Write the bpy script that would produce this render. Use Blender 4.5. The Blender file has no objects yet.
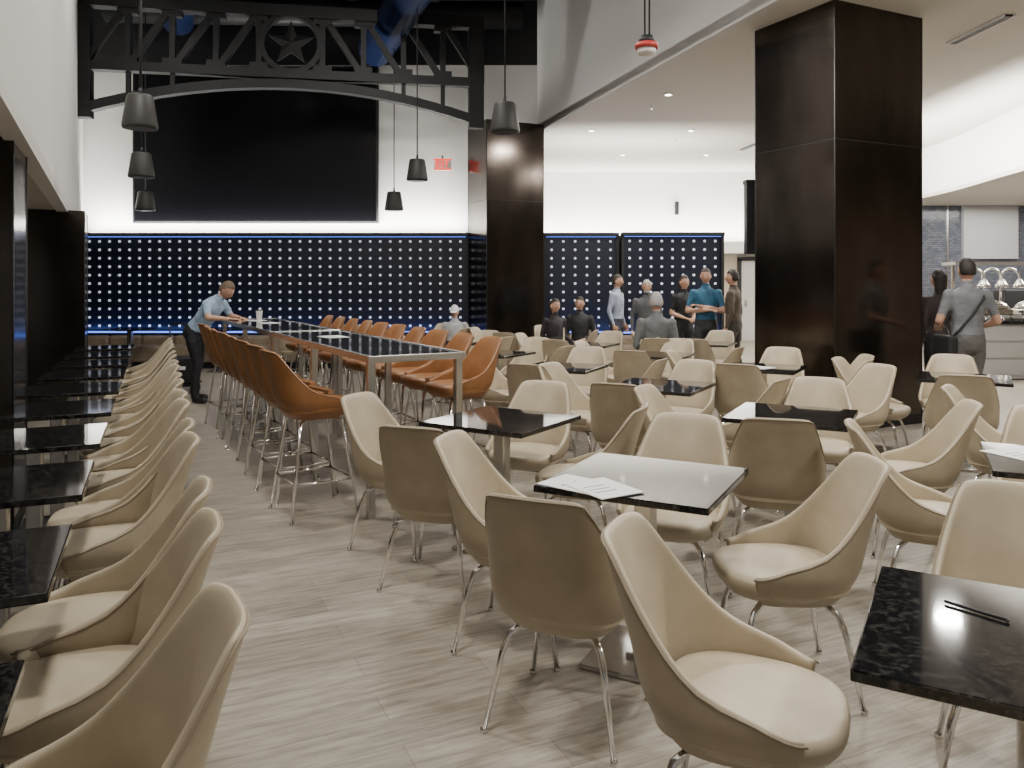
import bpy, bmesh, math, random
from mathutils import Vector, Matrix
random.seed(7)
C = bpy.context.scene.collection
D2R = math.pi/180

# ------------------------------------------------------------------ materials
def mat(name, col, rough=0.5, metal=0.0, emis=None, estr=0.0, coat=0.0, spec=0.5):
    m = bpy.data.materials.new(name); m.use_nodes = True
    b = m.node_tree.nodes['Principled BSDF']
    b.inputs['Base Color'].default_value = (*col, 1)
    b.inputs['Roughness'].default_value = rough
    b.inputs['Metallic'].default_value = metal
    b.inputs['Specular IOR Level'].default_value = spec
    b.inputs['Coat Weight'].default_value = coat
    if emis:
        b.inputs['Emission Color'].default_value = (*emis, 1)
        b.inputs['Emission Strength'].default_value = estr
    return m

def add_noise(m, c1, c2, scale=20, stretch=(1,1,1), bump=0.0, bscale=200, detail=4, ramp=(0.35,0.65), rot=0.0):
    nt = m.node_tree; N = nt.nodes; L = nt.links; b = N['Principled BSDF']
    tc = N.new('ShaderNodeTexCoord'); mp = N.new('ShaderNodeMapping')
    mp.inputs['Scale'].default_value = stretch
    mp.inputs['Rotation'].default_value = (0,0,rot)
    L.new(tc.outputs['Object'], mp.inputs['Vector'])
    n = N.new('ShaderNodeTexNoise'); n.inputs['Scale'].default_value = scale; n.inputs['Detail'].default_value = detail
    L.new(mp.outputs[0], n.inputs['Vector'])
    r = N.new('ShaderNodeValToRGB')
    r.color_ramp.elements[0].position = ramp[0]; r.color_ramp.elements[0].color = (*c1,1)
    r.color_ramp.elements[1].position = ramp[1]; r.color_ramp.elements[1].color = (*c2,1)
    L.new(n.outputs['Fac'], r.inputs[0]); L.new(r.outputs[0], b.inputs['Base Color'])
    if bump > 0:
        n2 = N.new('ShaderNodeTexNoise'); n2.inputs['Scale'].default_value = bscale
        L.new(tc.outputs['Object'], n2.inputs['Vector'])
        bp = N.new('ShaderNodeBump'); bp.inputs['Strength'].default_value = bump; bp.inputs['Distance'].default_value = 0.002
        L.new(n2.outputs['Fac'], bp.inputs['Height']); L.new(bp.outputs[0], b.inputs['Normal'])
    return m

M = {}
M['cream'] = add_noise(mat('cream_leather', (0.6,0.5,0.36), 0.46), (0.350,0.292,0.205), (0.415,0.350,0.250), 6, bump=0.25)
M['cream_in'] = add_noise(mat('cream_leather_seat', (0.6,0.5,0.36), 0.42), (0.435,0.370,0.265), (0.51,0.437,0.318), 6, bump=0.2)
M['seam'] = mat('leather_seam', (0.27,0.22,0.15), 0.6)
M['cognac'] = add_noise(mat('cognac_leather', (0.4,0.17,0.05), 0.36), (0.24,0.105,0.038), (0.32,0.145,0.053), 6, bump=0.2)
M['seamc'] = mat('cognac_seam', (0.13,0.055,0.02), 0.6)
M['chrome'] = mat('chrome', (0.8,0.79,0.77), 0.10, 1.0)
M['steel'] = mat('brushed_steel', (0.58,0.57,0.55), 0.26, 1.0)
M['black'] = mat('black_paint', (0.010,0.010,0.012), 0.55)
M['blackmetal'] = mat('black_steel', (0.010,0.010,0.011), 0.5, 0.2)
M['speaker'] = mat('speaker_plastic', (0.025,0.024,0.022), 0.55)
M['screen'] = mat('screen_glass', (0.002,0.002,0.003), 0.28, spec=0.12)
M['white'] = mat('white_wall_paint', (0.82,0.81,0.78), 0.7)
M['ceilw'] = mat('ceiling_paint', (0.60,0.57,0.52), 0.8)
M['fascia'] = mat('fascia_paint', (0.60,0.59,0.57), 0.8)
M['navy'] = mat('navy_panel', (0.006,0.009,0.022), 0.35)
M['dot'] = mat('dot_metal', (0.8,0.82,0.85), 0.3, 0.2, (0.85,0.9,1.0), 0.5)
M['blue'] = mat('blue_led', (0.1,0.2,0.9), 0.5, 0, (0.12,0.25,1.0), 2.2)
M['lamp'] = mat('lamp_glow', (1,1,1), 0.5, 0, (1.0,0.93,0.82), 14.0)
M['cove'] = mat('cove_glow', (1,1,1), 0.5, 0, (1.0,0.95,0.88), 6.0)
M['banq'] = add_noise(mat('banquette_leather', (0.3,0.24,0.17), 0.45), (0.20,0.155,0.11), (0.27,0.215,0.155), 5)
M['paper'] = mat('paper', (0.8,0.8,0.78), 0.7)
M['red'] = mat('exit_red', (0.7,0.03,0.02), 0.5, 0, (1,0.06,0.03), 1.6)
M['redp'] = mat('red_plastic', (0.5,0.05,0.04), 0.4)
M['beige'] = mat('beige_wall', (0.5,0.42,0.33), 0.8)
M['duct'] = mat('blue_lit_duct', (0.012,0.025,0.085), 0.35, 0.4)  # blue light falling on the ducts is painted into their base colour
M['darkwall'] = mat('dark_wall', (0.03,0.026,0.024), 0.4)
M['cab'] = mat('cabinet_grey', (0.42,0.42,0.41), 0.35)
M['doorm'] = mat('door_white', (0.6,0.58,0.54), 0.5)
M['column'] = add_noise(mat('column_dark_metal', (0.02,0.015,0.012), 0.2, 0.95), (0.040,0.033,0.028), (0.115,0.097,0.083), 1.6, (1,1,0.35), ramp=(0.3,0.75))
nt=M['column'].node_tree; tcx=nt.nodes.new('ShaderNodeTexCoord'); mpx=nt.nodes.new('ShaderNodeMapping'); mpx.inputs['Scale'].default_value=(1,1,60)
nx=nt.nodes.new('ShaderNodeTexNoise'); nx.inputs['Scale'].default_value=4
mr=nt.nodes.new('ShaderNodeMapRange'); mr.inputs['To Min'].default_value=0.08; mr.inputs['To Max'].default_value=0.24
nt.links.new(tcx.outputs['Object'],mpx.inputs[0]); nt.links.new(mpx.outputs[0],nx.inputs['Vector']); nt.links.new(nx.outputs['Fac'],mr.inputs['Value']); nt.links.new(mr.outputs[0],nt.nodes['Principled BSDF'].inputs['Roughness'])
g = mat('black_granite', (0.02,0.02,0.02), 0.055)
add_noise(g, (0.006,0.006,0.007), (0.06,0.057,0.052), 70, detail=8, ramp=(0.48,0.85))
M['granite'] = g
t = mat('kitchen_tile', (0.1,0.1,0.11), 0.12)
nt=t.node_tree; br = nt.nodes.new('ShaderNodeTexBrick'); tc=nt.nodes.new('ShaderNodeTexCoord'); mp=nt.nodes.new('ShaderNodeMapping')
mp.inputs['Rotation'].default_value=(math.pi/2,0,0)
br.inputs['Scale'].default_value=5; br.inputs['Color1'].default_value=(0.075,0.085,0.11,1); br.inputs['Color2'].default_value=(0.13,0.14,0.165,1); br.inputs['Mortar'].default_value=(0.05,0.05,0.06,1)
nt.links.new(tc.outputs['Object'],mp.inputs[0]); nt.links.new(mp.outputs[0],br.inputs['Vector']); nt.links.new(br.outputs['Color'], nt.nodes['Principled BSDF'].inputs['Base Color'])
M['tile']=t
M['greypanel']=mat('grey_panel',(0.35,0.35,0.36),0.4)
fl = mat('floor_planks', (0.4,0.36,0.3), 0.36)
nt=fl.node_tree; N=nt.nodes; L=nt.links; b=N['Principled BSDF']
tc=N.new('ShaderNodeTexCoord'); mp=N.new('ShaderNodeMapping'); mp.inputs['Rotation'].default_value=(0,0,-25*D2R)
L.new(tc.outputs['Object'],mp.inputs[0])
br=N.new('ShaderNodeTexBrick'); br.inputs['Scale'].default_value=1.0
br.inputs['Brick Width'].default_value=1.25; br.inputs['Row Height'].default_value=0.17; br.inputs['Mortar Size'].default_value=0.0014
br.inputs['Color1'].default_value=(0.315,0.288,0.242,1); br.inputs['Color2'].default_value=(0.395,0.362,0.308,1); br.inputs['Mortar'].default_value=(0.20,0.18,0.15,1)
br.offset=0.37
L.new(mp.outputs[0],br.inputs['Vector'])
mp2=N.new('ShaderNodeMapping'); mp2.inputs['Scale'].default_value=(1.6,15,1)
L.new(mp.outputs[0],mp2.inputs[0])
n=N.new('ShaderNodeTexNoise'); n.inputs['Scale'].default_value=2.1; n.inputs['Detail'].default_value=10; n.inputs['Roughness'].default_value=0.74
L.new(mp2.outputs[0],n.inputs['Vector'])
r=N.new('ShaderNodeValToRGB'); r.color_ramp.elements[0].position=0.36; r.color_ramp.elements[0].color=(0.60,0.57,0.53,1)
r.color_ramp.elements[1].position=0.58; r.color_ramp.elements[1].color=(1.06,1.06,1.05,1)
L.new(n.outputs['Fac'],r.inputs[0])
mx=N.new('ShaderNodeMixRGB'); mx.blend_type='MULTIPLY'; mx.inputs[0].default_value=1
L.new(br.outputs['Color'],mx.inputs[1]); L.new(r.outputs[0],mx.inputs[2]); L.new(mx.outputs[0],b.inputs['Base Color'])
M['floor']=fl

# ------------------------------------------------------------------ mesh helpers
class MB:
    def __init__(s, mats):
        s.bm = bmesh.new(); s.mats = mats; s.idx = {m:i for i,m in enumerate(mats)}
    def _merge(s, tb, mi, smooth, mtx=None):
        for f in tb.faces: f.material_index = mi; f.smooth = smooth
        if mtx is not None: bmesh.ops.transform(tb, matrix=mtx, verts=tb.verts)
        me = bpy.data.meshes.new('tmp'); tb.to_mesh(me); tb.free()
        s.bm.from_mesh(me); bpy.data.meshes.remove(me)
    def box(s, c, size, m, rz=0, bevel=0.0, mtx=None):
        tb = bmesh.new(); bmesh.ops.create_cube(tb, size=1)
        bmesh.ops.scale(tb, vec=size, verts=tb.verts)
        if bevel > 0: bmesh.ops.bevel(tb, geom=tb.edges[:], offset=bevel, segments=2, affect='EDGES', profile=0.6)
        X = Matrix.Translation(c) @ Matrix.Rotation(rz,4,'Z')
        if mtx is not None: X = mtx @ X
        s._merge(tb, s.idx[m], False, X)
    def beam(s, p, q, w, d, m, up=Vector((0,1,0))):
        p=Vector(p); q=Vector(q); z=(q-p); ln=z.length; z.normalize()
        x = up.cross(z)
        if x.length<1e-4: x=Vector((1,0,0))
        x.normalize(); y=z.cross(x)
        R = Matrix((x,y,z)).transposed().to_4x4()
        tb=bmesh.new(); bmesh.ops.create_cube(tb,size=1); bmesh.ops.scale(tb,vec=(w,d,ln),verts=tb.verts)
        s._merge(tb, s.idx[m], False, Matrix.Translation((p+q)/2)@R)
    def tube(s, pts, rad, m, seg=10, sx=1.0):
        pts=[Vector(p) for p in pts]
        if not isinstance(rad,(list,tuple)): rad=[rad]*len(pts)
        bm=s.bm; mi=s.idx[m]; rings=[]
        t0=(pts[1]-pts[0]).normalized(); ref=Vector((0,0,1)) if abs(t0.z)<0.9 else Vector((1,0,0))
        xa=ref.cross(t0).normalized()
        for i,p in enumerate(pts):
            if i==0: t=pts[1]-p
            elif i==len(pts)-1: t=p-pts[i-1]
            else: t=(pts[i+1]-p).normalized()+(p-pts[i-1]).normalized()
            t.normalize(); xa=(xa-t*xa.dot(t)).normalized(); ya=t.cross(xa)
            rings.append([bm.verts.new(p+rad[i]*(math.cos(a)*xa*sx+math.sin(a)*ya)) for a in [2*math.pi*k/seg for k in range(seg)]])
        for i in range(len(rings)-1):
            for k in range(seg):
                f=bm.faces.new((rings[i][k],rings[i][(k+1)%seg],rings[i+1][(k+1)%seg],rings[i+1][k])); f.material_index=mi; f.smooth=True
        f=bm.faces.new(rings[0][::-1]); f.material_index=mi
        f=bm.faces.new(rings[-1]); f.material_index=mi
    def lathe(s, c, prof, m, seg=20):
        s.rings([[(c[0]+r*math.cos(a),c[1]+r*math.sin(a),c[2]+z) for a in [2*math.pi*k/seg for k in range(seg)]] for r,z in prof], m)
    def rings(s, rr, m, cap=True, smooth=True):
        bm=s.bm; mi=s.idx[m]; R=[[bm.verts.new(p) for p in ring] for ring in rr]; n=len(R[0])
        for i in range(len(R)-1):
            for k in range(n):
                f=bm.faces.new((R[i][k],R[i][(k+1)%n],R[i+1][(k+1)%n],R[i+1][k])); f.material_index=mi; f.smooth=smooth
        if cap:
            f=bm.faces.new(R[0][::-1]); f.material_index=mi
            f=bm.faces.new(R[-1]); f.material_index=mi
    def ball(s, c, sc, m, seg=16, mtx=None):
        tb=bmesh.new(); bmesh.ops.create_uvsphere(tb,u_segments=seg,v_segments=max(6,seg*3//4),radius=1)
        X=Matrix.Translation(c)@Matrix.Diagonal((*sc,1))
        if mtx is not None: X=mtx@X
        s._merge(tb,s.idx[m],True,X)
    def prism(s, poly, z0, z1, m):
        bm=s.bm; mi=s.idx[m]
        a=[bm.verts.new((x,y,z0)) for x,y in poly]; b=[bm.verts.new((x,y,z1)) for x,y in poly]; n=len(poly)
        fs=[bm.faces.new(a[::-1]),bm.faces.new(b)]+[bm.faces.new((a[k],a[(k+1)%n],b[(k+1)%n],b[k])) for k in range(n)]
        for f in fs: f.material_index=mi
    def mesh(s, name):
        bmesh.ops.recalc_face_normals(s.bm, faces=s.bm.faces)
        me=bpy.data.meshes.new(name); s.bm.to_mesh(me); s.bm.free()
        for m in s.mats: me.materials.append(M[m] if isinstance(m,str) else m)
        return me
    def obj(s, name, loc=(0,0,0), rz=0):
        return inst(s.mesh(name), name, loc, rz)
def inst(me, name, loc=(0,0,0), rz=0):
    o=bpy.data.objects.new(name, me); o.location=loc; o.rotation_euler=(0,0,rz); C.objects.link(o); return o
def bake(o, name):
    dg=bpy.context.evaluated_depsgraph_get(); dg.update()
    me=bpy.data.meshes.new_from_object(o.evaluated_get(dg)); me.name=name
    bpy.data.objects.remove(o); return me

RA = 116*D2R
r_=Vector((math.cos(RA),math.sin(RA))); p_=Vector((math.sin(RA),-math.cos(RA)))

# ------------------------------------------------------------------ chair
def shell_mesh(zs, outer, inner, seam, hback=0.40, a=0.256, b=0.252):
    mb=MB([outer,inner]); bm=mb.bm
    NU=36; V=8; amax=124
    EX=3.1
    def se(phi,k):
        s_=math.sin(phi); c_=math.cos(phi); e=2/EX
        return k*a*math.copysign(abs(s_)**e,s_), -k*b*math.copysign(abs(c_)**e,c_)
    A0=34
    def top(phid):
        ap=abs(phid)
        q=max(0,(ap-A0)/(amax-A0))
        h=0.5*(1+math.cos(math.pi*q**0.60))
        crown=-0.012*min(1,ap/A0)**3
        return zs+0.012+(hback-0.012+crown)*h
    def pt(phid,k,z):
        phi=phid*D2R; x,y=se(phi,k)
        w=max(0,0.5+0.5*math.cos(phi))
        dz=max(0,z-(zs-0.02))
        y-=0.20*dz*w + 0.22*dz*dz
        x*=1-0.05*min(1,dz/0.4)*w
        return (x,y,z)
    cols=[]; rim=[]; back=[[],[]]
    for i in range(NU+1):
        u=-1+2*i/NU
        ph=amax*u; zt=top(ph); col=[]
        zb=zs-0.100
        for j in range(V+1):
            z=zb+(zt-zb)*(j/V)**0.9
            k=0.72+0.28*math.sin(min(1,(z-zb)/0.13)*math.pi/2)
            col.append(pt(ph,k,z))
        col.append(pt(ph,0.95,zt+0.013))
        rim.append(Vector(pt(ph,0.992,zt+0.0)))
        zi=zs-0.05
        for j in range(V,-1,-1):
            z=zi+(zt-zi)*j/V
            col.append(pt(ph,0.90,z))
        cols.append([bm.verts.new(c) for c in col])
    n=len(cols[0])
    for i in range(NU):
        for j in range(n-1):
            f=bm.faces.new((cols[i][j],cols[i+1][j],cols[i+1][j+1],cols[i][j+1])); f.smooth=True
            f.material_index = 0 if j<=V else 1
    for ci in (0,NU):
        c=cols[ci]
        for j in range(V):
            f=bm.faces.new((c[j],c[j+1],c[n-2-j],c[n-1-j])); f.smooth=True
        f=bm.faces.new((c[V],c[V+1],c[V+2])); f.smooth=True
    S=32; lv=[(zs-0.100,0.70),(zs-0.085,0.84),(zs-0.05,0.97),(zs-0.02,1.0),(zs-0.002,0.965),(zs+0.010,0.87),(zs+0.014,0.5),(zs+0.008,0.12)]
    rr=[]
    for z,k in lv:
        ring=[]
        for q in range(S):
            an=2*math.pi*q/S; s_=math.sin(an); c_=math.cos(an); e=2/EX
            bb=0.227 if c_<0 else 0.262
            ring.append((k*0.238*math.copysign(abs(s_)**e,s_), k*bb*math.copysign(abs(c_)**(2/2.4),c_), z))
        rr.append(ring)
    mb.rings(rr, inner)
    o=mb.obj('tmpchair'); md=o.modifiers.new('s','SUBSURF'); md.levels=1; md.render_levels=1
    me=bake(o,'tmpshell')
    return me, rim

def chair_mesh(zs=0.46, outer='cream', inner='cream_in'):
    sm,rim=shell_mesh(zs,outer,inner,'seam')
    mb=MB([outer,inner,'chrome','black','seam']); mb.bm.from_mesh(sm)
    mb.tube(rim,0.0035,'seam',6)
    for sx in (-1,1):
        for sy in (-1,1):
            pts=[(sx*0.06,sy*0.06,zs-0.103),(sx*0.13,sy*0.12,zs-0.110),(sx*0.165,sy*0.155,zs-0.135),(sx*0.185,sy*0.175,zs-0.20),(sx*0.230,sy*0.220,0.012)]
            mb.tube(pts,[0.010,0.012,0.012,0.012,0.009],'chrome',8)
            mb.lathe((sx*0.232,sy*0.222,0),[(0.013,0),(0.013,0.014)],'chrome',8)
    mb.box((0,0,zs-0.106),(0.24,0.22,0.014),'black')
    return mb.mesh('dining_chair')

def stool_mesh():
    zs=0.75
    sm,rim=shell_mesh(zs,'cognac','cognac','seamc',hback=0.35,a=0.25,b=0.24)
    mb=MB(['cognac','chrome','black','seamc']); 
    for pl in sm.polygons: pl.material_index=0
    mb.bm.from_mesh(sm)
    mb.tube(rim,0.0035,'seamc',6)
    foot=[]
    for sx,sy in ((-1,-1),(1,-1),(1,1),(-1,1)):
        top=(sx*0.15,sy*0.14,zs-0.12); bot=(sx*0.225,sy*0.225,0.01)
        mb.tube([(sx*0.05,sy*0.05,zs-0.103),top,bot],[0.011,0.012,0.010],'chrome',8)
        k=(top[2]-0.24)/(top[2]-0.01)
        foot.append((top[0]+(bot[0]-top[0])*k, top[1]+(bot[1]-top[1])*k, 0.24))
        mb.lathe((sx*0.226,sy*0.226,0),[(0.014,0),(0.014,0.014)],'chrome',8)
    for i in range(4): mb.tube([foot[i],foot[(i+1)%4]],0.009,'chrome',8)
    mb.box((0,0,zs-0.106),(0.22,0.2,0.014),'black')
    return mb.mesh('bar_stool')

CH=chair_mesh(); ST=stool_mesh()
def chair(x,y,face,me=None,nm='dining_chair'):
    return inst(me or CH,nm,(x,y,0.0),(face-90)*D2R)

# ------------------------------------------------------------------ tables
def table_mesh(s=0.68):
    mb=MB(['granite','steel','black'])
    mb.box((0,0,0.737),(s,s,0.026),'granite',bevel=0.004)
    mb.box((0,0,0.716),(0.34,0.34,0.014),'black')
    mb.box((0,0,0.37),(0.075,0.075,0.69),'steel',bevel=0.006)
    mb.box((0,0,0.012),(0.42,0.42,0.02),'steel',bevel=0.005)
    mb.box((0,0,0.030),(0.13,0.13,0.018),'steel',bevel=0.004)
    return mb.mesh('dining_table')
T1=table_mesh(0.69)
T2=table_mesh(0.64)
def table(x,y,ang,me=T1): return inst(me,'dining_table',(x,y,0),ang*D2R)

table(0.55,3.25,-28)
for c in ((0.205,2.83,66),(1.05,3.07,178),(0.77,3.78,246),(0.04,3.44,-18)): chair(*c)
table(1.17,1.76,-30)
for c in ((0.62,2.10,-24),(1.54,2.38,240),(0.87,1.34,60)): chair(*c)
table(-0.06,4.63,-32)
for c in ((-0.37,4.08,70),(-0.64,4.68,-25),(0.40,4.50,160),(0.10,5.14,248)): chair(*c)
table(1.70,4.80,-28)
for c in ((1.43,4.30,74),(1.16,5.03,-30),(2.30,4.60,165),(2.06,5.35,246)): chair(*c)
table(2.50,3.50,-27)
for c in ((1.98,3.74,-20),(2.2,2.95,62),(3.08,3.3,152),(2.78,4.05,240)): chair(*c)
far=[(1.15,6.15),(0.48,7.50),(-0.20,8.95),(-0.85,10.35),(3.62,4.75),(3.80,6.65),(2.36,7.45),(1.62,8.75),(0.95,10.2),(0.3,11.6),(2.55,10.4),(-1.5,12.2)]
for (x,y) in far:
    ja=random.uniform(-4,4); table(x,y,-28+ja)
    for k in range(4):
        a=62+90*k+ja; d=0.58+random.uniform(-0.03,0.07)
        f=a+random.uniform(-9,9)
        cx=x-d*math.cos(a*D2R); cy=y-d*math.sin(a*D2R)
        if (x,y)==(3.80,6.65) and k==2: cx-=0.1
        chair(cx+random.uniform(-.03,.03),cy+random.uniform(-.03,.03),f)
for c in ((2.75,6.45,200),(3.0,7.45,175),(1.82,9.95,80)): chair(*c)

rd=Vector((-0.41,0.912)); pd=Vector((0.912,0.41))
for k in range(0,10):
    c=Vector((-1.195,1.255))+rd*1.03*k
    table(c.x,c.y,114.2,T2)
lst=[-0.02,0.66,1.12,1.98,2.42,3.12,3.56,4.2,4.62,5.25,5.68,6.3,6.75,7.35,7.8,8.35,8.8]
for i,t in enumerate(lst):
    b0=Vector((-0.64,1.66))+rd*t - pd*0.30
    chair(b0.x,b0.y,206+random.uniform(-8,8))

# ------------------------------------------------------------------ bar tables & stools
bd=Vector((-0.485,0.875)); bp_=Vector((0.875,0.485)); ba=math.atan2(bd.y,bd.x)
def bar_table_mesh(Ln):
    mb=MB(['granite','steel'])
    mb.box((0,0,1.05),(Ln,0.64,0.024),'granite',bevel=0.003)
    for s in (-1,1):
        mb.box((0,s*0.335,1.045),(Ln+0.06,0.03,0.045),'steel',bevel=0.003)
        mb.box((s*(Ln/2+0.015),0,1.045),(0.03,0.64,0.045),'steel',bevel=0.003)
    for x in (-Ln/2+0.03,0,Ln/2-0.03):
        for s in (-1,1):
            mb.box((x,s*0.315,0.515),(0.05,0.05,1.03),'steel',bevel=0.004)
    return mb.mesh('bar_table')
BT=bar_table_mesh(2.85)
for t in (1.46,4.42):
    c=Vector((-0.62,5.28))+bd*t
    inst(BT,'bar_table',(c.x,c.y,0),ba)
fa=math.degrees(math.atan2(bp_.y,bp_.x))
for i in range(8):
    c=Vector((-0.62,5.28))+bd*(0.40+0.52*i)-bp_*(0.60-0.012*i)
    chair(c.x,c.y,fa+random.uniform(-7,7),ST,'bar_stool')
for i in range(10):
    c=Vector((-0.62,5.28))+bd*(0.75+0.52*i)+bp_*0.64
    chair(c.x,c.y,fa+180+random.uniform(-7,7),ST,'bar_stool')

# ------------------------------------------------------------------ room shell
mb=MB(['floor']); mb.box((2,9,-0.05),(34,28,0.1),'floor'); mb.obj('floor')
ZC=4.45
def edgeX(y): return 2.6-0.309*(y-8.36)
mb=MB(['ceilw']); mb.prism([(edgeX(-3),-3),(16,-3),(16,21.2),(edgeX(15.3),21.2),(edgeX(15.3),15.3)],ZC,ZC+0.12,'ceilw'); mb.obj('ceiling')
def wallseg(name,pts,z0,z1,m,th=0.15):
    mb=MB([m])
    for i in range(len(pts)-1):
        a=Vector(pts[i]); b=Vector(pts[i+1]); d=(b-a).normalized(); n=Vector((d.y,-d.x))*th
        mb.prism([tuple(a),tuple(b),tuple(b+n),tuple(a+n)],z0,z1,m)
    return mb.obj(name)
wallseg('wall_fascia',[(edgeX(-3),-3),(edgeX(15.2),15.2)],ZC-0.03,7.2,'fascia',0.12)
mb=MB(['black']); mb.prism([(-14,-3),(edgeX(-3),-3),(edgeX(15.3),15.6),(-14,15.6)],7.0,7.1,'black'); mb.obj('ceiling_high')
def lw(y): return -2.33-0.5114*(y-3.6)
wallseg('wall_left_upper',[(lw(15.3),15.3),(lw(-3),-3)],2.4,7.0,'white',0.12)
mb=MB(['ceilw']); mb.prism([(lw(-3),-3),(lw(15.3),15.3),(lw(15.3)-4,15.3),(lw(-3)-4,-3)],2.42,2.5,'ceilw'); mb.obj('ceiling_left')
wallseg('wall_left',[(lw(15.3)-3.4,15.3),(lw(-3)-3.4,-3)],0,2.42,'darkwall',0.12)
mb=MB(['white','black','darkwall'])
mb.box((-5.7,15.4,4.1),(12.5,0.2,3.3),'white')
mb.box((-5.7,15.4,6.4),(12.5,0.2,1.3),'black')
mb.box((-5.7,15.4,1.22),(12.5,0.2,2.45),'darkwall')
mb.obj('wall_back')
mb=MB(['white','beige']); mb.box((3.2,21,3.4),(8.6,0.2,2.3),'white'); mb.box((3.2,21,1.12),(8.6,0.2,2.25),'beige'); mb.obj('wall_far')
def arcpts(p0,p1,p2,p3,n=14):
    o=[]
    for i in range(n+1):
        t=i/n; o.append(tuple((1-t)**3*p0[k]+3*(1-t)**2*t*p1[k]+3*(1-t)*t*t*p2[k]+t**3*p3[k] for k in (0,1)))
    return o
bk=arcpts((7.4,20.9),(9.9,18.6),(8.7,15.5),(8.35,12.6))+arcpts((8.35,12.6),(8.2,10.6),(8.9,9.2),(16,6.5))[1:]
wallseg('wall_bulkhead',bk,3.45,ZC,'white',-0.2)
mb=MB(['ceilw']); mb.prism(bk+[(16,21)],3.38,3.45,'ceilw'); mb.obj('ceiling_buffet')
mb=MB(['tile','greypanel','steel'])
mb.box((12,19.0,1.7),(8.6,0.2,3.4),'tile')
mb.box((11.4,18.85,2.75),(1.3,0.12,1.3),'greypanel',bevel=0.01)
for x in (9.2,10.4,12.4,13.6): mb.box((x,18.88,1.7),(0.04,0.04,3.4),'steel')
mb.obj('wall_buffet')
mb=MB(['beige']); mb.box((16,9,2.2),(0.2,24,4.5),'beige'); mb.obj('wall_right')
mb=MB(['doorm','black','steel'])
mb.box((6.55,20.85,1.05),(1.0,0.06,2.1),'doorm',bevel=0.005)
for dx in (-0.55,0.55): mb.box((6.55+dx,20.84,1.08),(0.09,0.1,2.16),'black')
mb.box((6.55,20.84,2.17),(1.19,0.1,0.09),'black')
mb.box((6.15,20.8,1.0),(0.05,0.06,0.16),'steel')
mb.box((6.55,20.81,1.55),(0.25,0.02,0.3),'black')
mb.obj('door_1')

def column(cx,cy,lr,lp,h):
    a=Vector((cx,cy)); b=a+r_*lr; c=b+p_*lp; d=a+p_*lp
    mb=MB(['column','black'])
    mb.prism([tuple(a),tuple(b),tuple(c),tuple(d)],0.1,h,'column')
    ce=(a+c)/2
    k=[ce+(v-ce)*1.006 for v in (a,b,c,d)]
    mb.prism([tuple(v) for v in k],0,0.11,'black')
    for v in (a,b,c,d): mb.tube([(v.x,v.y,0.1),(v.x,v.y,h)],0.006,'black',8)
    # horizontal panel reveals
    if h>3:
        k=[ce+(v-ce)*1.001 for v in (a,b,c,d)]
        for zz in (3.02,): mb.prism([tuple(v) for v in k],zz,zz+0.008,'black')
    return mb
column(3.31,8.1,1.14,1.33,ZC).obj('clad_column')
column(-0.45,14.05,0.85,1.15,ZC).obj('clad_column')
a=Vector((-5.22,9.65))-p_*0.65
column(a.x,a.y,0.7,0.65,2.42).obj('clad_column')
a=Vector((-3.0,4.75))-p_*0.65
column(a.x,a.y,0.7,0.65,2.42).obj('clad_column')
mb=MB(['white','black']); o1=Vector((3.31,8.1))+p_*0.36-r_*0.012
mb.box((0,0,0),(0.085,0.012,0.125),'white',bevel=0.003)
for z in (-0.025,0.025): mb.box((0,-0.007,z),(0.03,0.004,0.025),'black')
mb.obj('wall_outlet',(o1.x,o1.y,0.66),RA-math.pi/2)

def dotted(name,x0,x1,y=15.0):
    mb=MB(['navy','dot','blue','black'])
    mb.box(((x0+x1)/2,y+0.1,1.5),(x1-x0,0.2,1.84),'navy')
    mb.box(((x0+x1)/2,y+0.02,2.45),(x1-x0+0.04,0.30,0.06),'black')
    mb.box(((x0+x1)/2,y-0.02,0.56),(x1-x0+0.04,0.12,0.05),'black')
    mb.box(((x0+x1)/2,y-0.03,2.405),(x1-x0,0.02,0.008),'blue')
    mb.box(((x0+x1)/2,y-0.05,0.605),(x1-x0,0.03,0.03),'blue')
    for xx in (x0,x1): mb.box((xx,y-0.01,1.5),(0.05,0.1,1.9),'black')
    nx=int((x1-x0-0.1)/0.185); 
    for i in range(nx):
        for j in range(11):
            cx=x0+0.13+i*(x1-x0-0.26)/(nx-1); cz=0.72+j*0.160
            s=[]
            for rr,dy in ((0.026,0),(0.024,-0.018),(0.012,-0.026)):
                s.append([(cx+rr*math.cos(k*math.pi/4),y+dy,cz+rr*math.sin(k*math.pi/4)) for k in range(8)])
            mb.rings(s,'dot')
    return mb.obj(name)
dotted('dotted_wall_panel',-8.15,-0.85)
dotted('dotted_wall_panel',0.62,2.0)
dotted('dotted_wall_panel',2.08,3.95,14.85)
mb=MB(['darkwall']); mb.box((2.27,15.3,1.22),(3.4,0.2,2.44),'darkwall'); mb.obj('wall_partition')
mb=MB(['darkwall']); mb.box((2.27,15.1,0.27),(3.4,0.2,0.54),'darkwall'); mb.obj('trim_1')
def banquette(x0,n):
    mb=MB(['banq','black'])
    mb.box((x0+n*0.3-0.3,14.4,0.06),(n*0.6,0.5,0.12),'black')
    for i in range(n):
        x=x0+i*0.6
        mb.box((x,14.35,0.26),(0.59,0.6,0.28),'banq',bevel=0.04)
        mb.box((x,14.65,0.36),(0.59,0.14,0.40),'banq',bevel=0.05)
    return mb.obj('banquette_bench')
banquette(-7.75,11)
banquette(0.95,5)
for x in (-6.6,-5.0,-3.6,-2.6): 
    table(x,13.65,0,T2)
for x in (-3.6,-2.6): chair(x,13.05,90)

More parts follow.
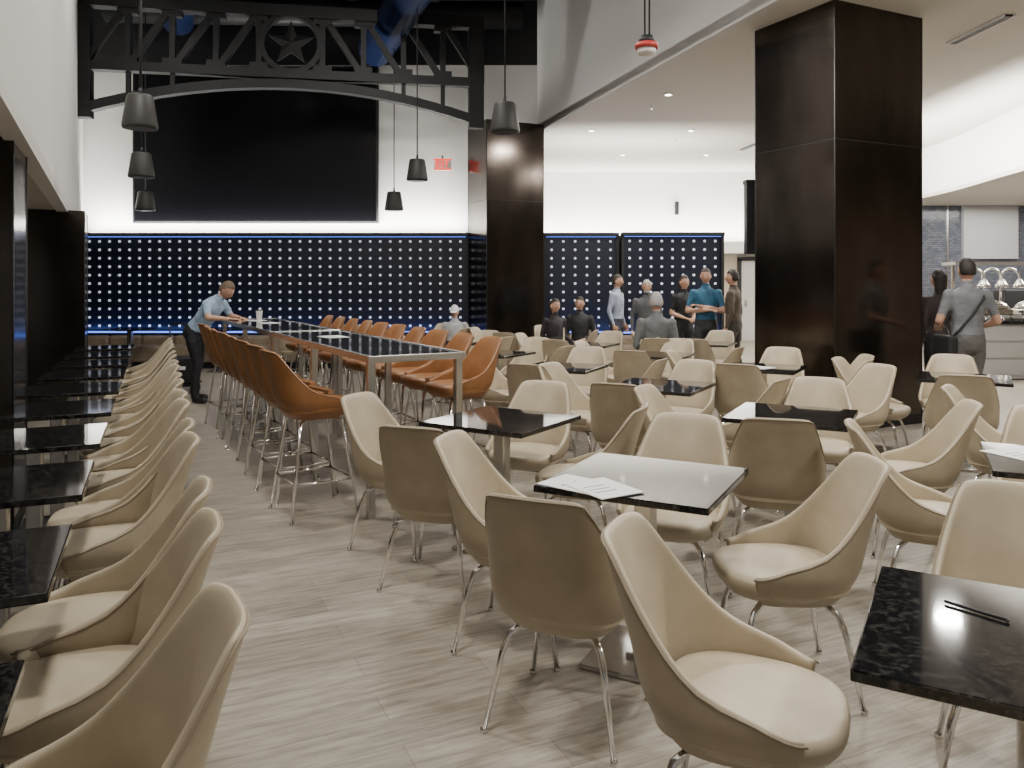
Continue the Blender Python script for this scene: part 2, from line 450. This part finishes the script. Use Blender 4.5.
mb=MB(['cove']); mb.box((-4.5,15.2,2.50),(7.2,0.06,0.03),'cove'); mb.obj('cove_light')
mb=MB(['cove']); mb.box((2.3,15.5,2.47),(3.3,0.06,0.03),'cove'); mb.obj('cove_light')
mb=MB(['white','cove']); mb.box((3.2,20.6,2.35),(8.0,0.6,0.12),'white'); mb.box((3.2,20.35,2.50),(8.0,0.04,0.18),'white'); mb.box((3.2,20.5,2.43),(7.8,0.06,0.03),'cove'); mb.obj('cove_light')

mb=MB(['screen','black'])
mb.box((-4.93,15.22,4.19),(4.72,0.1,3.02),'black',bevel=0.01)
mb.box((-4.93,15.165,4.19),(4.64,0.01,2.94),'screen')
mb.obj('video_wall_screen')

# ------------------------------------------------------------------ truss
mb=MB(['blackmetal'])
A=Vector((-6.92,12.75)); B=Vector((-0.54,13.93)); dd=(B-A); LN=dd.length; dd.normalize(); nrm=Vector((-dd.y,dd.x,0))
def P(s,z): return (A.x+dd.x*LN*s, A.y+dd.y*LN*s, z)
zT=6.10; zM=5.05; zB=4.30
def bm_(s0,z0,s1,z1,w=0.09,d=0.12): mb.beam(P(s0,z0),P(s1,z1),w,d,'blackmetal',up=nrm)
bm_(0,zT,1,zT,0.20,0.22); bm_(0,zM,1,zM,0.15,0.18)
bm_(0.0,zB-0.1,0.0,zT+0.5,0.26,0.2); bm_(0.985,zB-0.05,0.985,zT+0.1,0.26,0.2)
def arch(s): return zB+0.05+ (zM-0.17-zB-0.05)*(1-(2*s-1)**2)
prev=0
for i in range(1,25):
    s=i/24; bm_(prev,arch(prev),s+0.003,arch(s),0.15,0.18); prev=s
st=[0.0,0.105,0.21,0.315,0.42,0.58,0.685,0.79,0.895,1.0]
for i in range(len(st)):
    s=st[i]; bm_(s,zM,s,zT,0.09,0.12)
    if i<len(st)-1 and i!=4:
        if i<4: bm_(st[i],zM,st[i+1],zT,0.10,0.10)
        else: bm_(st[i],zT,st[i+1],zM,0.10,0.10)
    if 0<i<9 :
        for zz in (zT-0.1,zM+0.08): mb.box(P(s,zz),(0.30,0.15,0.18),'blackmetal',rz=math.atan2(dd.y,dd.x))
for s in (0.105,0.21,0.79,0.895): bm_(s,arch(s),s,zM,0.07,0.08)
cc=0.5; cz=(zT+zM)/2; R=0.48
prev=None
for i in range(33):
    a=2*math.pi*i/32; q=P(cc+R*math.cos(a)/LN, cz+R*math.sin(a))
    if prev: mb.beam(prev,q,0.09,0.14,'blackmetal',up=nrm)
    prev=q
bmm=mb.bm; f0=[];f1=[]
for i in range(10):
    rr=0.38 if i%2==0 else 0.155; a=math.pi/2+i*math.pi/5
    q=Vector(P(cc+rr*math.cos(a)/LN, cz+rr*math.sin(a)))
    f0.append(bmm.verts.new(q-nrm*0.03)); f1.append(bmm.verts.new(q+nrm*0.03))
c0=bmm.verts.new(Vector(P(cc,cz))-nrm*0.07); c1=bmm.verts.new(Vector(P(cc,cz))+nrm*0.07)
for i in range(10):
    j=(i+1)%10; bmm.faces.new((f0[i],f0[j],c0)); bmm.faces.new((f1[j],f1[i],c1)); bmm.faces.new((f0[i],f1[i],f1[j],f0[j]))
mb.obj('steel_truss')

mb=MB(['duct','blackmetal'])
mb.tube([(-6.3,14.9,6.5),(-3.4,8,6.5)],0.30,'duct',20)
mb.tube([(-2.6,15.0,5.95),(-0.9,11.0,6.35),(1.2,4,6.5)],0.32,'duct',20)
mb.tube([(-7.5,14.6,6.6),(0.2,15.0,6.6)],0.25,'blackmetal',16)
for x in (-5,-3.5,-2,-0.5): mb.beam((x,5,6.8),(x-1,15.2,6.8),0.12,0.2,'blackmetal')
mb.obj('ventilation_duct')

def speaker_mesh(cable):
    mb=MB(['speaker','black'])
    mb.lathe((0,0,0),[(0.13,-0.17),(0.165,-0.165),(0.17,-0.14),(0.125,0.15),(0.11,0.17),(0.03,0.175)],'speaker',24)
    mb.tube([(0,0,0.17),(0,0,cable)],0.010,'black',6)
    mb.lathe((0,0,0),[(0.02,0.17),(0.015,0.24)],'black',8)
    return mb.mesh('pendant_speaker')
for x,y,z in ((-3.72,7.9,3.25),(-5.02,10.7,3.13),(-6.5,14.0,2.98),(-0.08,9.0,3.42),(-1.5,12.5,3.32),(-2.12,14.2,3.0)):
    inst(speaker_mesh(7.0-z),'pendant_speaker',(x,y,z))
mb=MB(['redp','white','black'])
mb.lathe((0,0,0),[(0.03,-0.075),(0.06,-0.07),(0.065,-0.035)],'white',16)
mb.lathe((0,0,0),[(0.078,-0.035),(0.078,0.0)],'redp',16)
mb.lathe((0,0,0),[(0.06,0.0),(0.045,0.05)],'black',16)
for s in (-0.012,0.018): mb.tube([(s,0,0.04),(s*2,0,3.8)],0.006,'black',6)
mb.obj('hanging_alarm_strobe',(0.92,5.4,3.18))
mb=MB(['red','white','black'])
mb.box((0,0,0),(0.34,0.06,0.22),'white',bevel=0.01)
def bar(x,z,w,h): mb.box((x,-0.034,z),(w,0.008,h),'red')
for z in (-0.05,0,0.05): bar(-0.1,z,0.045,0.018)
bar(-0.12,0,0.02,0.115)
mb.beam((-0.06,-0.034,-0.055),(-0.02,-0.034,0.055),0.008,0.02,'red',up=Vector((0,1,0))); mb.beam((-0.02,-0.034,-0.055),(-0.06,-0.034,0.055),0.008,0.02,'red')
bar(0.015,0,0.02,0.115); bar(0.08,0,0.02,0.115); bar(0.08,0.05,0.06,0.018)
mb.box((0,0,0.14),(0.03,0.03,0.08),'black')
for z in (-0.095,0.095): mb.box((0,-0.032,z),(0.34,0.01,0.03),'red')
mb.obj('exit_sign',(-1.33,15.15,3.8))
mb=MB(['black','blackmetal']); mb.box((0,0,0),(0.30,0.14,0.95),'black',bevel=0.01); mb.box((0,0,0.49),(0.32,0.16,0.05),'blackmetal'); mb.tube([(0,0,0.5),(0,0,1.68)],0.008,'blackmetal')
mb.obj('line_array_speaker',(3.28,10.6,2.40))
mb=MB(['black']); mb.box((0,0,0),(0.1,0.08,0.35),'black',bevel=0.01); mb.obj('wall_speaker',(4.35,20.85,3.5))
RL=[]
for i in range(5):
    for j in range(6):
        y=3.5+j*2.9; x=edgeX(y)+1.0+i*1.9
        if x<7.6 and not(2.7<x<5.9 and 7.5<y<10.5): RL.append((x,y))
mbm=MB(['white','lamp']); mbm.lathe((0,0,0),[(0.075,0.0),(0.075,-0.012),(0.05,-0.012)],'white',16); mbm.lathe((0,0,0),[(0.05,-0.014),(0.045,-0.016)],'lamp',16); rm=mbm.mesh('recessed_ceiling_light')
for x,y in RL: inst(rm,'recessed_ceiling_light',(x,y,ZC))
mb=MB(['black','white'])
mb.box((0,0,0),(0.1,1.0,0.02),'black'); 
for s in (-1,1): mb.box((s*0.06,0,0),(0.02,1.04,0.026),'white')
mb.obj('slot_air_diffuser',(5.35,9.05,ZC-0.014),rz=0.05)
mb=MB(['black','white']); mb.box((0,0,0),(0.1,1.4,0.02),'black'); mb.box((0.06,0,0),(0.02,1.44,0.026),'white'); mb.obj('slot_air_diffuser',(5.1,16.6,ZC-0.014),rz=0.1)
mb=MB(['chrome']); mb.lathe((0,0,0),[(0.03,0),(0.03,-0.01),(0.01,-0.015),(0.01,-0.05),(0.02,-0.055)],'chrome',10); sp=mb.mesh('ceiling_sprinkler')
for x,y in ((2.9,9.2),(2.3,13),(4.2,12),(5.5,7.2),(3.3,16)): inst(sp,'ceiling_sprinkler',(x,y,ZC))

# ------------------------------------------------------------------ buffet
mb=MB(['cab','granite','chrome','steel','black','paper'])
mb.box((9.6,12.9,0.45),(4.4,0.8,0.86),'cab')
for i in range(6):
    for j in range(3): mb.box((7.75+i*0.72,12.49,0.2+j*0.27),(0.68,0.02,0.24),'cab',bevel=0.006)
mb.box((9.6,12.9,0.05),(4.3,0.74,0.1),'black')
mb.box((9.6,12.9,0.91),(4.5,0.9,0.05),'granite',bevel=0.006)
mb.obj('buffet_counter')
def chafing(x,y):
    mb=MB(['chrome','steel','black'])
    mb.box((0,0,0.13),(0.5,0.36,0.1),'chrome',bevel=0.02)
    for sx in (-1,1):
        for sy in (-1,1): mb.tube([(sx*0.22,sy*0.15,0.1),(sx*0.24,sy*0.17,0)],0.01,'chrome',8)
    prof=[]
    for k in range(7):
        a=k/6*math.pi/2; prof.append([(0.25*math.cos(a)*math.copysign(abs(math.cos(t))**0.6,math.cos(t))+0.0,0.18*math.cos(a)*math.copysign(abs(math.sin(t))**0.6,math.sin(t)),0.18+0.14*math.sin(a)) for t in [2*math.pi*q/20 for q in range(20)]] if k<6 else [(0.02*math.cos(t),0.02*math.sin(t),0.32) for t in [2*math.pi*q/20 for q in range(20)]])
    mb.rings(prof,'chrome')
    mb.tube([(-0.06,-0.17,0.24),(-0.05,-0.21,0.26),(0.05,-0.21,0.26),(0.06,-0.17,0.24)],0.008,'black',6)
    mb.obj('chafing_dish',(x,y,0.935))
for x in (7.8,8.45,9.1,9.75,10.4): chafing(x,12.85)
for x in (7.55,7.85,8.15,8.6):
    mb=MB(['chrome']); pts=[(0,0,0)]
    for k in range(13):
        a=math.pi*k/12; pts.append((0.16-0.16*math.cos(a),0,0.66+0.18*math.sin(a)))
    mb.tube(pts,0.019,'chrome',8); mb.lathe((0.32,0,0.52),[(0.11,0),(0.095,0.05),(0.03,0.14)],'chrome',16); mb.lathe((0,0,0),[(0.07,0),(0.07,0.015)],'chrome',16)
    mb.obj('heat_lamp',(x,13.18,0.935))
mb=MB(['steel','black','paper'])
mb.box((10.5,15.2,0.5),(4.5,0.7,1.0),'steel',bevel=0.01)
mb.box((10.5,15.2,1.9),(4.2,0.5,0.06),'steel'); 
for x in (8.6,10.5,12.4): mb.box((x,15.4,1.45),(0.05,0.05,1.0),'steel')
mb.box((9.6,15.0,1.2),(0.7,0.4,0.4),'black',bevel=0.02)
mb.obj('kitchen_station')

# ------------------------------------------------------------------ small things
mb=MB(['paper','black']); mb.box((0,0,0),(0.20,0.26,0.003),'paper'); 
for k in range(3): mb.box((-0.02,-0.05+0.04*k,0.002),(0.10,0.004,0.001),'black')
pm=mb.mesh('paper_menu')
for i,(x,y,a) in enumerate(((0.26,3.12,50),(0.35,3.05,30),(2.35,3.65,20),(3.8,6.6,10),(2.3,7.4,40))): inst(pm,'paper_menu',(x,y,0.752+0.0032*(i==1)),a*D2R)
for t in (5.4,4.7,2.0):
    c=Vector((-0.62,5.28))+bd*t; inst(pm,'paper_menu',(c.x,c.y,1.064),0.6)
mb=MB(['black']); mb.tube([(-0.07,0,0.004),(0.07,0,0.004)],0.004,'black',8); mb.lathe((0.07,0,0),[(0.005,0),(0.005,0.006)],'black',8); mb.obj('ink_pen',(1.12,1.91,0.752),-0.9)
mb=MB(['paper','black']); mb.lathe((0,0,0),[(0.03,0),(0.042,0.12),(0.044,0.125)],'paper',16); mb.lathe((0,0,0.125),[(0.045,0),(0.04,0.012)],'black',16); mb.obj('paper_cup',(-3.2,10.0,1.063))
mb=MB(['black','blackmetal','paper','chrome'])
mb.box((0,0,0.32),(0.42,0.42,0.36),'black',bevel=0.02); mb.box((0,0,0.12),(0.46,0.5,0.03),'blackmetal')
for sx in (-1,1):
    mb.tube([(sx*0.2,0.22,0.1),(sx*0.2,0.24,0.95)],0.012,'blackmetal',8)
    for sy in (-1,1): mb.tube([(sx*0.2-0.015,sy*0.2,0.05),(sx*0.2+0.015,sy*0.2,0.05)],0.05,'black',14)
mb.tube([(-0.2,0.24,0.95),(0.2,0.24,0.95)],0.012,'blackmetal',8)
mb.box((0,-0.213,0.36),(0.24,0.004,0.05),'paper')
mb.obj('equipment_cart',(-4.66,11.1,0),0.15)

# ------------------------------------------------------------------ people
def mk(name,col,rough=0.7): return mat(name,col,rough)
SK=mk('skin',(0.50,0.29,0.20),0.5); SHOE=mk('shoes',(0.02,0.018,0.016),0.4); EYEW=mk('eye_white',(0.7,0.7,0.7),0.3); LIP=mk('lips',(0.38,0.15,0.12),0.5); EYED=mk('iris',(0.03,0.02,0.015),0.3)
def person(name,x,y,face,H,shirt,pants,hair,sit=False,lean=0,elbow=None,wrist=None,sleeve='short',hairlen=0,cap=None,headturn=0,bag=False,female=False,beard=False,stagger=0.0,nod=0):
    S=H/1.75
    sh=mk(name+'_shirt',shirt); pa=mk(name+'_trousers',pants); ha=mk(name+'_hair',hair,0.6)
    for mm in (sh,pa):
        c=mm.node_tree.nodes['Principled BSDF'].inputs['Base Color'].default_value
        add_noise(mm,(c[0]*0.8,c[1]*0.8,c[2]*0.8),(c[0]*1.15,c[1]*1.15,c[2]*1.15),9,bump=0.7,bscale=11)
        for nd in mm.node_tree.nodes:
            if nd.type=='BUMP': nd.inputs['Distance'].default_value=0.025
    mats=[sh,pa,SK,SHOE,ha,EYEW,EYED,LIP,mk(name+'_accessory',cap if cap else (0.01,0.01,0.01))]
    zp=0.95
    off=-0.40 if sit else 0.0
    ln=lean*D2R
    def T(v):
        v=Vector(v)
        y_,z_=v.y,v.z-zp
        yy=y_*math.cos(ln)+z_*math.sin(ln); zz=z_*math.cos(ln)-y_*math.sin(ln)
        return Vector((v.x,yy,zp+zz+off))
    sw=0.90 if female else 1.0
    mb=MB(mats); 
    rings=[]
    for z,a,b,dy in ((0.80,0.10,0.08,0),(0.84,0.155,0.115,0),(0.92,0.172,0.125,-0.005),(1.0,0.163,0.12,0),(1.10,0.148,0.112,0.005),(1.22,0.160,0.118,0.005),(1.33,0.18,0.12,0.0),(1.40,0.182,0.105,-0.005),(1.445,0.13,0.085,-0.01),(1.475,0.075,0.07,-0.005),(1.50,0.055,0.06,0.0),(1.56,0.052,0.058,0.01)):
        if female: a*= 0.9 if z>1.0 else 1.0
        rings.append([tuple(T((a*math.cos(t),b*math.sin(t)+dy,z))) for t in [2*math.pi*k/20 for k in range(20)]])
    mb.rings(rings,sh)
    bones=[(T((0,0,1.06)),T((0,0,1.40)),0,0.15),(T((0,0,0.86)),T((0,0,0.93)),1,0.15),(T((0,0,1.51)),T((0,0.01,1.57)),2,0.05)]
    wr=[]
    for i,sx in enumerate((-1,1)):
        hip=Vector((sx*0.09,0,0.90+off)); sg=stagger*sx
        if sit: knee=Vector((sx*0.13,0.42,0.53)); ank=Vector((sx*0.13,0.38,0.10)); toe=Vector((sx*0.15,0.55,0.045)); heel=Vector((sx*0.13,0.34,0.05))
        else: knee=Vector((sx*0.10,0.03+sg*0.6,0.50)); ank=Vector((sx*0.125,-0.02+sg,0.10)); toe=Vector((sx*0.16,0.17+sg,0.04)); heel=Vector((sx*0.125,-0.06+sg,0.045))
        mb.tube([hip+Vector((0,0,0.03)) if not sit else hip+Vector((0,-0.03,0)),hip.lerp(knee,0.3),hip.lerp(knee,0.7),knee],[0.085,0.092,0.072,0.06],sh,14)
        mb.ball(knee,(0.06,0.06,0.06),sh,12)
        mb.tube([knee,knee.lerp(ank,0.3)+Vector((0,-0.015,0)),knee.lerp(ank,0.8),ank],[0.059,0.062,0.05,0.052],sh,14)
        mb.tube([heel,heel.lerp(toe,0.4),heel.lerp(toe,0.8),toe],[0.04,0.046,0.042,0.03],sh,12)
        mb.ball(ank+Vector((0,0,-0.03)),(0.042,0.045,0.045),sh,10)
        bones+= [(hip,knee,1,0.08),(knee,ank,1,0.055),(heel,toe,3,0.045)]
        so=T((sx*0.185*sw,0,1.395)); 
        el=Vector(elbow[i]) if elbow else T((sx*0.245*sw,-0.04,1.12))
        w=Vector(wrist[i]) if wrist else (T((sx*0.25*sw,0.05,0.88)) if not sit else Vector((sx*0.16,0.32,0.66)))
        mb.ball(so,(0.062,0.062,0.062),sh,12)
        mb.tube([so,so.lerp(el,0.4),el],[0.058,0.052,0.042],sh,12); mb.ball(el,(0.042,)*3,sh,10)
        mb.tube([el,el.lerp(w,0.3),w],[0.042,0.040,0.027],sh,12)
        bones+=[(so,el.lerp(so,0.35) if sleeve=='short' else el,0,0.055),(el,w,2 if sleeve=='short' else 0,0.04)]
        if sleeve=='short': bones.append((el.lerp(so,0.2),el,2,0.045))
        wr.append((el,w))
    o=mb.obj('tmpbody')
    md=o.modifiers.new('r','REMESH'); md.mode='VOXEL'; md.voxel_size=0.017
    sm=o.modifiers.new('s','SMOOTH'); sm.factor=0.5; sm.iterations=5
    me=bake(o,'body')
    def sd(pt,a,b):
        ab=b-a; t=max(0,min(1,(pt-a).dot(ab)/max(1e-9,ab.length_squared))); return (pt-a-ab*t).length
    mb=MB(mats)
    me.materials.clear()
    for m in mats: me.materials.append(m)
    for pl in me.polygons:
        c=pl.center; best=min(bones,key=lambda q:sd(c,q[0],q[1])-q[3]); pl.material_index=best[2]; pl.use_smooth=True
    mb.bm.from_mesh(me)
    for i,(el,w) in enumerate(wr):
        sx=-1 if i==0 else 1
        d=(w-el).normalized(); side=Vector((0,0,1)).cross(d)
        if side.length<0.2: side=Vector((0,1,0))
        side.normalize()
        if abs(d.z)>0.75: side=Vector((0,1,0)); side=(side-d*side.dot(d)).normalized()
        nn=d.cross(side).normalized()
        curl = nn if (nn.x*-sx>0 if abs(d.z)>0.75 else nn.z<0) else -nn
        thumbside = side if (side.y>0 if abs(d.z)>0.75 else side.x*-sx>0) else -side
        pr=[]
        for q,ww,hh in ((-0.02,0.024,0.02),(0.01,0.028,0.016),(0.05,0.040,0.015),(0.085,0.040,0.012)):
            pr.append([tuple(w+d*q+side*ww*math.cos(t)+nn*hh*math.sin(t)) for t in [2*math.pi*k/12 for k in range(12)]])
        mb.rings(pr,SK)
        for f,lnf in enumerate((0.070,0.080,0.074,0.058)):
            b0=w+d*0.078+thumbside*(0.030-0.020*f)
            p1=b0+d*lnf*0.45+curl*0.006; p2=p1+d*lnf*0.27+curl*0.014; p3=p2+d*lnf*0.18+curl*0.018
            mb.tube([b0,p1,p2,p3],[0.0095,0.009,0.008,0.006],SK,8)
        b0=w+d*0.025+thumbside*0.024; p1=b0+d*0.025+thumbside*0.025; p2=p1+d*0.03+thumbside*0.008+curl*0.008
        mb.tube([b0,p1,p2],[0.013,0.011,0.008],SK,8)
    hc=T((0,0.02,1.645)); tilt=Matrix.Rotation(-ln*0.6-nod*D2R,4,'X'); HX=Matrix.Translation(hc)@tilt@Matrix.Rotation(headturn*D2R,4,'Z')
    tb=bmesh.new(); bmesh.ops.create_uvsphere(tb,u_segments=28,v_segments=20,radius=1)
    for v in tb.verts:
        x_,y_,z_=v.co
        k=1.0
        if z_<0: k=1-0.30*(-z_)**1.5
        X=x_*0.076*k; Y=y_*0.095*(k if y_<0 else (1-0.12*max(0,-z_))); Z=z_*0.118
        nx=math.exp(-(x_/0.16)**2); nz=math.exp(-((z_+0.12)/0.20)**2)
        if y_>0: Y+=0.020*nx*nz
        if y_>0: Y-=0.008*math.exp(-((abs(x_)-0.38)/0.16)**2-((z_-0.05)/0.12)**2)
        if y_>0: Y+=0.008*math.exp(-(x_/0.3)**2-((z_+0.82)/0.15)**2)
        v.co=(X,Y,Z)
    mb._merge(tb,2,True,HX)
    for sx in (-1,1):
        mb.ball((sx*0.029,0.079,0.006),(0.012,0.010,0.008),EYEW,8,HX); mb.ball((sx*0.029,0.087,0.006),(0.0055,0.004,0.0055),EYED,8,HX)
        mb.ball((sx*0.030,0.084,0.024),(0.016,0.007,0.003),ha,8,HX)
        mb.ball((sx*0.077,-0.004,-0.005),(0.009,0.018,0.030),SK,10,HX)
        mb.ball((sx*0.009,0.100,-0.026),(0.009,0.009,0.008),SK,8,HX)
    mb.ball((0,0.088,-0.055),(0.024,0.008,0.007),LIP,10,HX)
    if beard: mb.ball((0,0.045,-0.085),(0.055,0.052,0.035),ha,12,HX)
    tb=bmesh.new(); bmesh.ops.create_uvsphere(tb,u_segments=24,v_segments=16,radius=1)
    for v in tb.verts:
        x_,y_,z_=v.co
        n_=1+0.03*math.sin(9*x_+5*z_)*math.cos(7*y_)
        lim = 0.42 if y_>0.2 else (0.0 if y_>-0.15 else -0.45)
        zz=max(z_,lim)
        sc=1.0 if z_>=lim else 0.9
        v.co=(x_*0.083*n_*sc,(y_*0.101-0.006)*n_*sc,zz*0.126*n_+0.004)
    mb._merge(tb,4,True,HX)
    if hairlen>0:
        rr=[]
        for q in range(7):
            f=q/6; z=0.06-f*(0.12+hairlen); wd=0.084*(1-0.25*f*f); dp=0.062*(1-0.45*f)
            rr.append([tuple((HX@Vector((wd*math.cos(t),-0.045-0.01*f+dp*math.sin(t),z)))) for t in [2*math.pi*k/16 for k in range(16)]])
        mb.rings(rr,ha)
    if cap:
        tb=bmesh.new(); bmesh.ops.create_uvsphere(tb,u_segments=20,v_segments=12,radius=1)
        for v in tb.verts:
            v.co=(v.co.x*0.088,v.co.y*0.106-0.003,max(v.co.z,0.18)*0.13+0.008)
        mb._merge(tb,8,True,HX)
        mb.ball((0,0.12,0.036),(0.07,0.07,0.008),mats[8],14,HX)
    if not female:
        rr=[]
        for z,k in ((1.455,0.078),(1.50,0.066),(1.505,0.060)): rr.append([tuple(T((k*1.05*math.cos(t),k*math.sin(t)-0.003,z))) for t in [2*math.pi*q/16 for q in range(16)]])
        mb.rings(rr,sh,cap=False)
    if bag:
        pts=[T((0.16,0.03,1.45)),T((0.10,-0.115,1.36)),T((-0.02,-0.14,1.2)),T((-0.14,-0.13,1.05)),T((-0.2,-0.06,0.95)),T((-0.17,0.12,1.1)),T((0.0,0.14,1.28)),T((0.15,0.07,1.44)),T((0.16,0.03,1.45))]
        mb.tube(pts,0.014,mats[8],8)
        mb.box((-0.25,-0.05,0.86),(0.10,0.34,0.26),mats[8],bevel=0.03)
    me2=mb.mesh(name)
    bmv=[v.co*S for v in me2.vertices]
    for v,c in zip(me2.vertices,bmv): v.co=c
    return inst(me2,name,(x,y,0),(face-90)*D2R)

person('man_leaning_on_table',-4.10,10.25,-14,1.72,(0.33,0.45,0.60),(0.015,0.015,0.02),(0.12,0.08,0.05),lean=40,nod=12,stagger=0.10,
       elbow=((-0.24,0.36,1.12),(0.26,0.36,1.12)),wrist=((-0.14,0.58,1.10),(0.12,0.60,1.10)))
person('man_with_shoulder_bag',4.70,8.15,88,1.78,(0.17,0.175,0.19),(0.11,0.105,0.10),(0.02,0.015,0.012),
       elbow=((-0.27,0.02,1.13),(0.29,-0.02,1.13)),wrist=((-0.18,0.22,1.08),(0.22,0.20,1.05)),sleeve='short',bag=True,stagger=0.04)
person('woman_in_dark_top',4.92,9.1,100,1.68,(0.03,0.02,0.02),(0.02,0.02,0.025),(0.015,0.01,0.01),female=True,hairlen=0.16,sleeve='long')
person('man_in_blue_shirt',2.92,11.9,250,1.74,(0.02,0.11,0.20),(0.03,0.03,0.035),(0.03,0.02,0.015),stagger=0.05,
       elbow=((-0.27,0.05,1.12),(0.27,0.05,1.12)),wrist=((0.06,0.20,1.20),(-0.06,0.23,1.14)))
person('man_in_brown_shirt',3.28,11.7,150,1.72,(0.07,0.05,0.035),(0.04,0.035,0.03),(0.02,0.015,0.01),sleeve='long',stagger=-0.06)
person('woman_in_black_shirt',2.74,12.6,285,1.64,(0.01,0.01,0.012),(0.015,0.015,0.02),(0.03,0.015,0.01),female=True,hairlen=0.12,
       elbow=((-0.23,0.0,1.12),(0.23,0.0,1.12)),wrist=((-0.08,0.20,1.05),(0.08,0.20,1.05)))
person('man_in_light_blue_shirt',1.75,13.2,330,1.66,(0.30,0.34,0.44),(0.03,0.03,0.05),(0.04,0.03,0.02),sleeve='long',stagger=0.06)
person('gray_haired_man_standing',2.08,12.2,262,1.57,(0.10,0.10,0.11),(0.03,0.03,0.03),(0.35,0.34,0.33),beard=True,sleeve='long')
person('gray_haired_man_seated',1.82,9.97,80,1.82,(0.11,0.115,0.12),(0.03,0.03,0.035),(0.33,0.32,0.31),sit=True,sleeve='long')
person('man_in_white_cap',-0.93,12.85,265,1.50,(0.40,0.40,0.41),(0.03,0.03,0.04),(0.02,0.02,0.02),sit=True,cap=(0.75,0.75,0.75),nod=15)
chair(-0.93,12.82,265)
person('woman_seated',0.66,12.3,300,1.66,(0.015,0.012,0.015),(0.02,0.02,0.02),(0.02,0.012,0.01),sit=True,female=True,hairlen=0.15,sleeve='long')
chair(0.66,12.28,300)
person('man_seated_in_black',1.12,13.0,250,1.68,(0.02,0.02,0.022),(0.02,0.02,0.02),(0.02,0.015,0.01),sit=True,sleeve='long')
chair(1.12,12.98,250)

# ------------------------------------------------------------------ lights
def area(name,loc,size,power,col=(1,0.95,0.88),rot=(0,0,0),sy=None,shape=None):
    l=bpy.data.lights.new(name,'AREA'); l.energy=power; l.color=col; l.size=size
    if sy: l.shape='RECTANGLE'; l.size_y=sy
    if shape: l.shape=shape
    o=bpy.data.objects.new(name,l); o.location=loc; o.rotation_euler=rot; C.objects.link(o); return o
area('cove_lamp',(-4.5,15.02,2.56),7.2,330,(1,0.97,0.92),(math.pi-0.25,0,0),0.12)
area('cove_lamp',(2.3,15.7,2.56),3.3,300,(1,0.96,0.9),(math.pi-0.9,0,0),0.2)
area('cove_lamp',(3.2,20.45,2.62),7.6,420,(1,0.97,0.92),(math.pi-0.15,0,0),0.2)
o=area('cove_lamp',(7.3,14.0,3.5),7,430,(1,0.96,0.9),(0,0,0),0.3); o.rotation_euler=(Vector((0.75,0,0.66))).to_track_quat('-Z','Y').to_euler()
area('led_strip_lamp',(-4.5,14.9,0.66),7.2,14,(0.15,0.3,1.0),(math.pi-0.2,0,0),0.05)
area('led_strip_lamp',(2.3,14.8,0.66),3.2,7,(0.15,0.3,1.0),(math.pi-0.2,0,0),0.05)
for x,y,pw in ((-0.5,1.5,200),(-2.6,5.5,200),(-4.5,10,160),(-1.6,9.5,140)):
    area('high_bay_lamp',(x,y,6.6),0.6,pw)
for x,y in ((3.8,1.5),(3.0,4.2),(5.6,5),(2.6,8),(5.8,10.5),(2.2,12.3),(4.8,16),(6.5,13.5)):
    area('downlight_lamp',(x,y,ZC-0.03),0.3,115,shape='DISK')
area('buffet_lamp',(10.5,13.5,3.3),1.5,260)
area('buffet_lamp',(11,17,3.3),2.5,150)
area('alcove_lamp',(-5.5,7.0,2.38),0.4,12)
w=bpy.data.worlds.new('World'); bpy.context.scene.world=w; w.use_nodes=True
w.node_tree.nodes['Background'].inputs[0].default_value=(0.92,0.91,0.89,1); w.node_tree.nodes['Background'].inputs[1].default_value=0.26

# ------------------------------------------------------------------ camera
cd=bpy.data.cameras.new('camera'); cd.sensor_width=36; cd.lens=27.77; cd.shift_y=-0.0996
co=bpy.data.objects.new('camera',cd); co.location=(0,0,1.55); co.rotation_euler=(math.pi/2,0,0); C.objects.link(co)
bpy.context.scene.camera=co
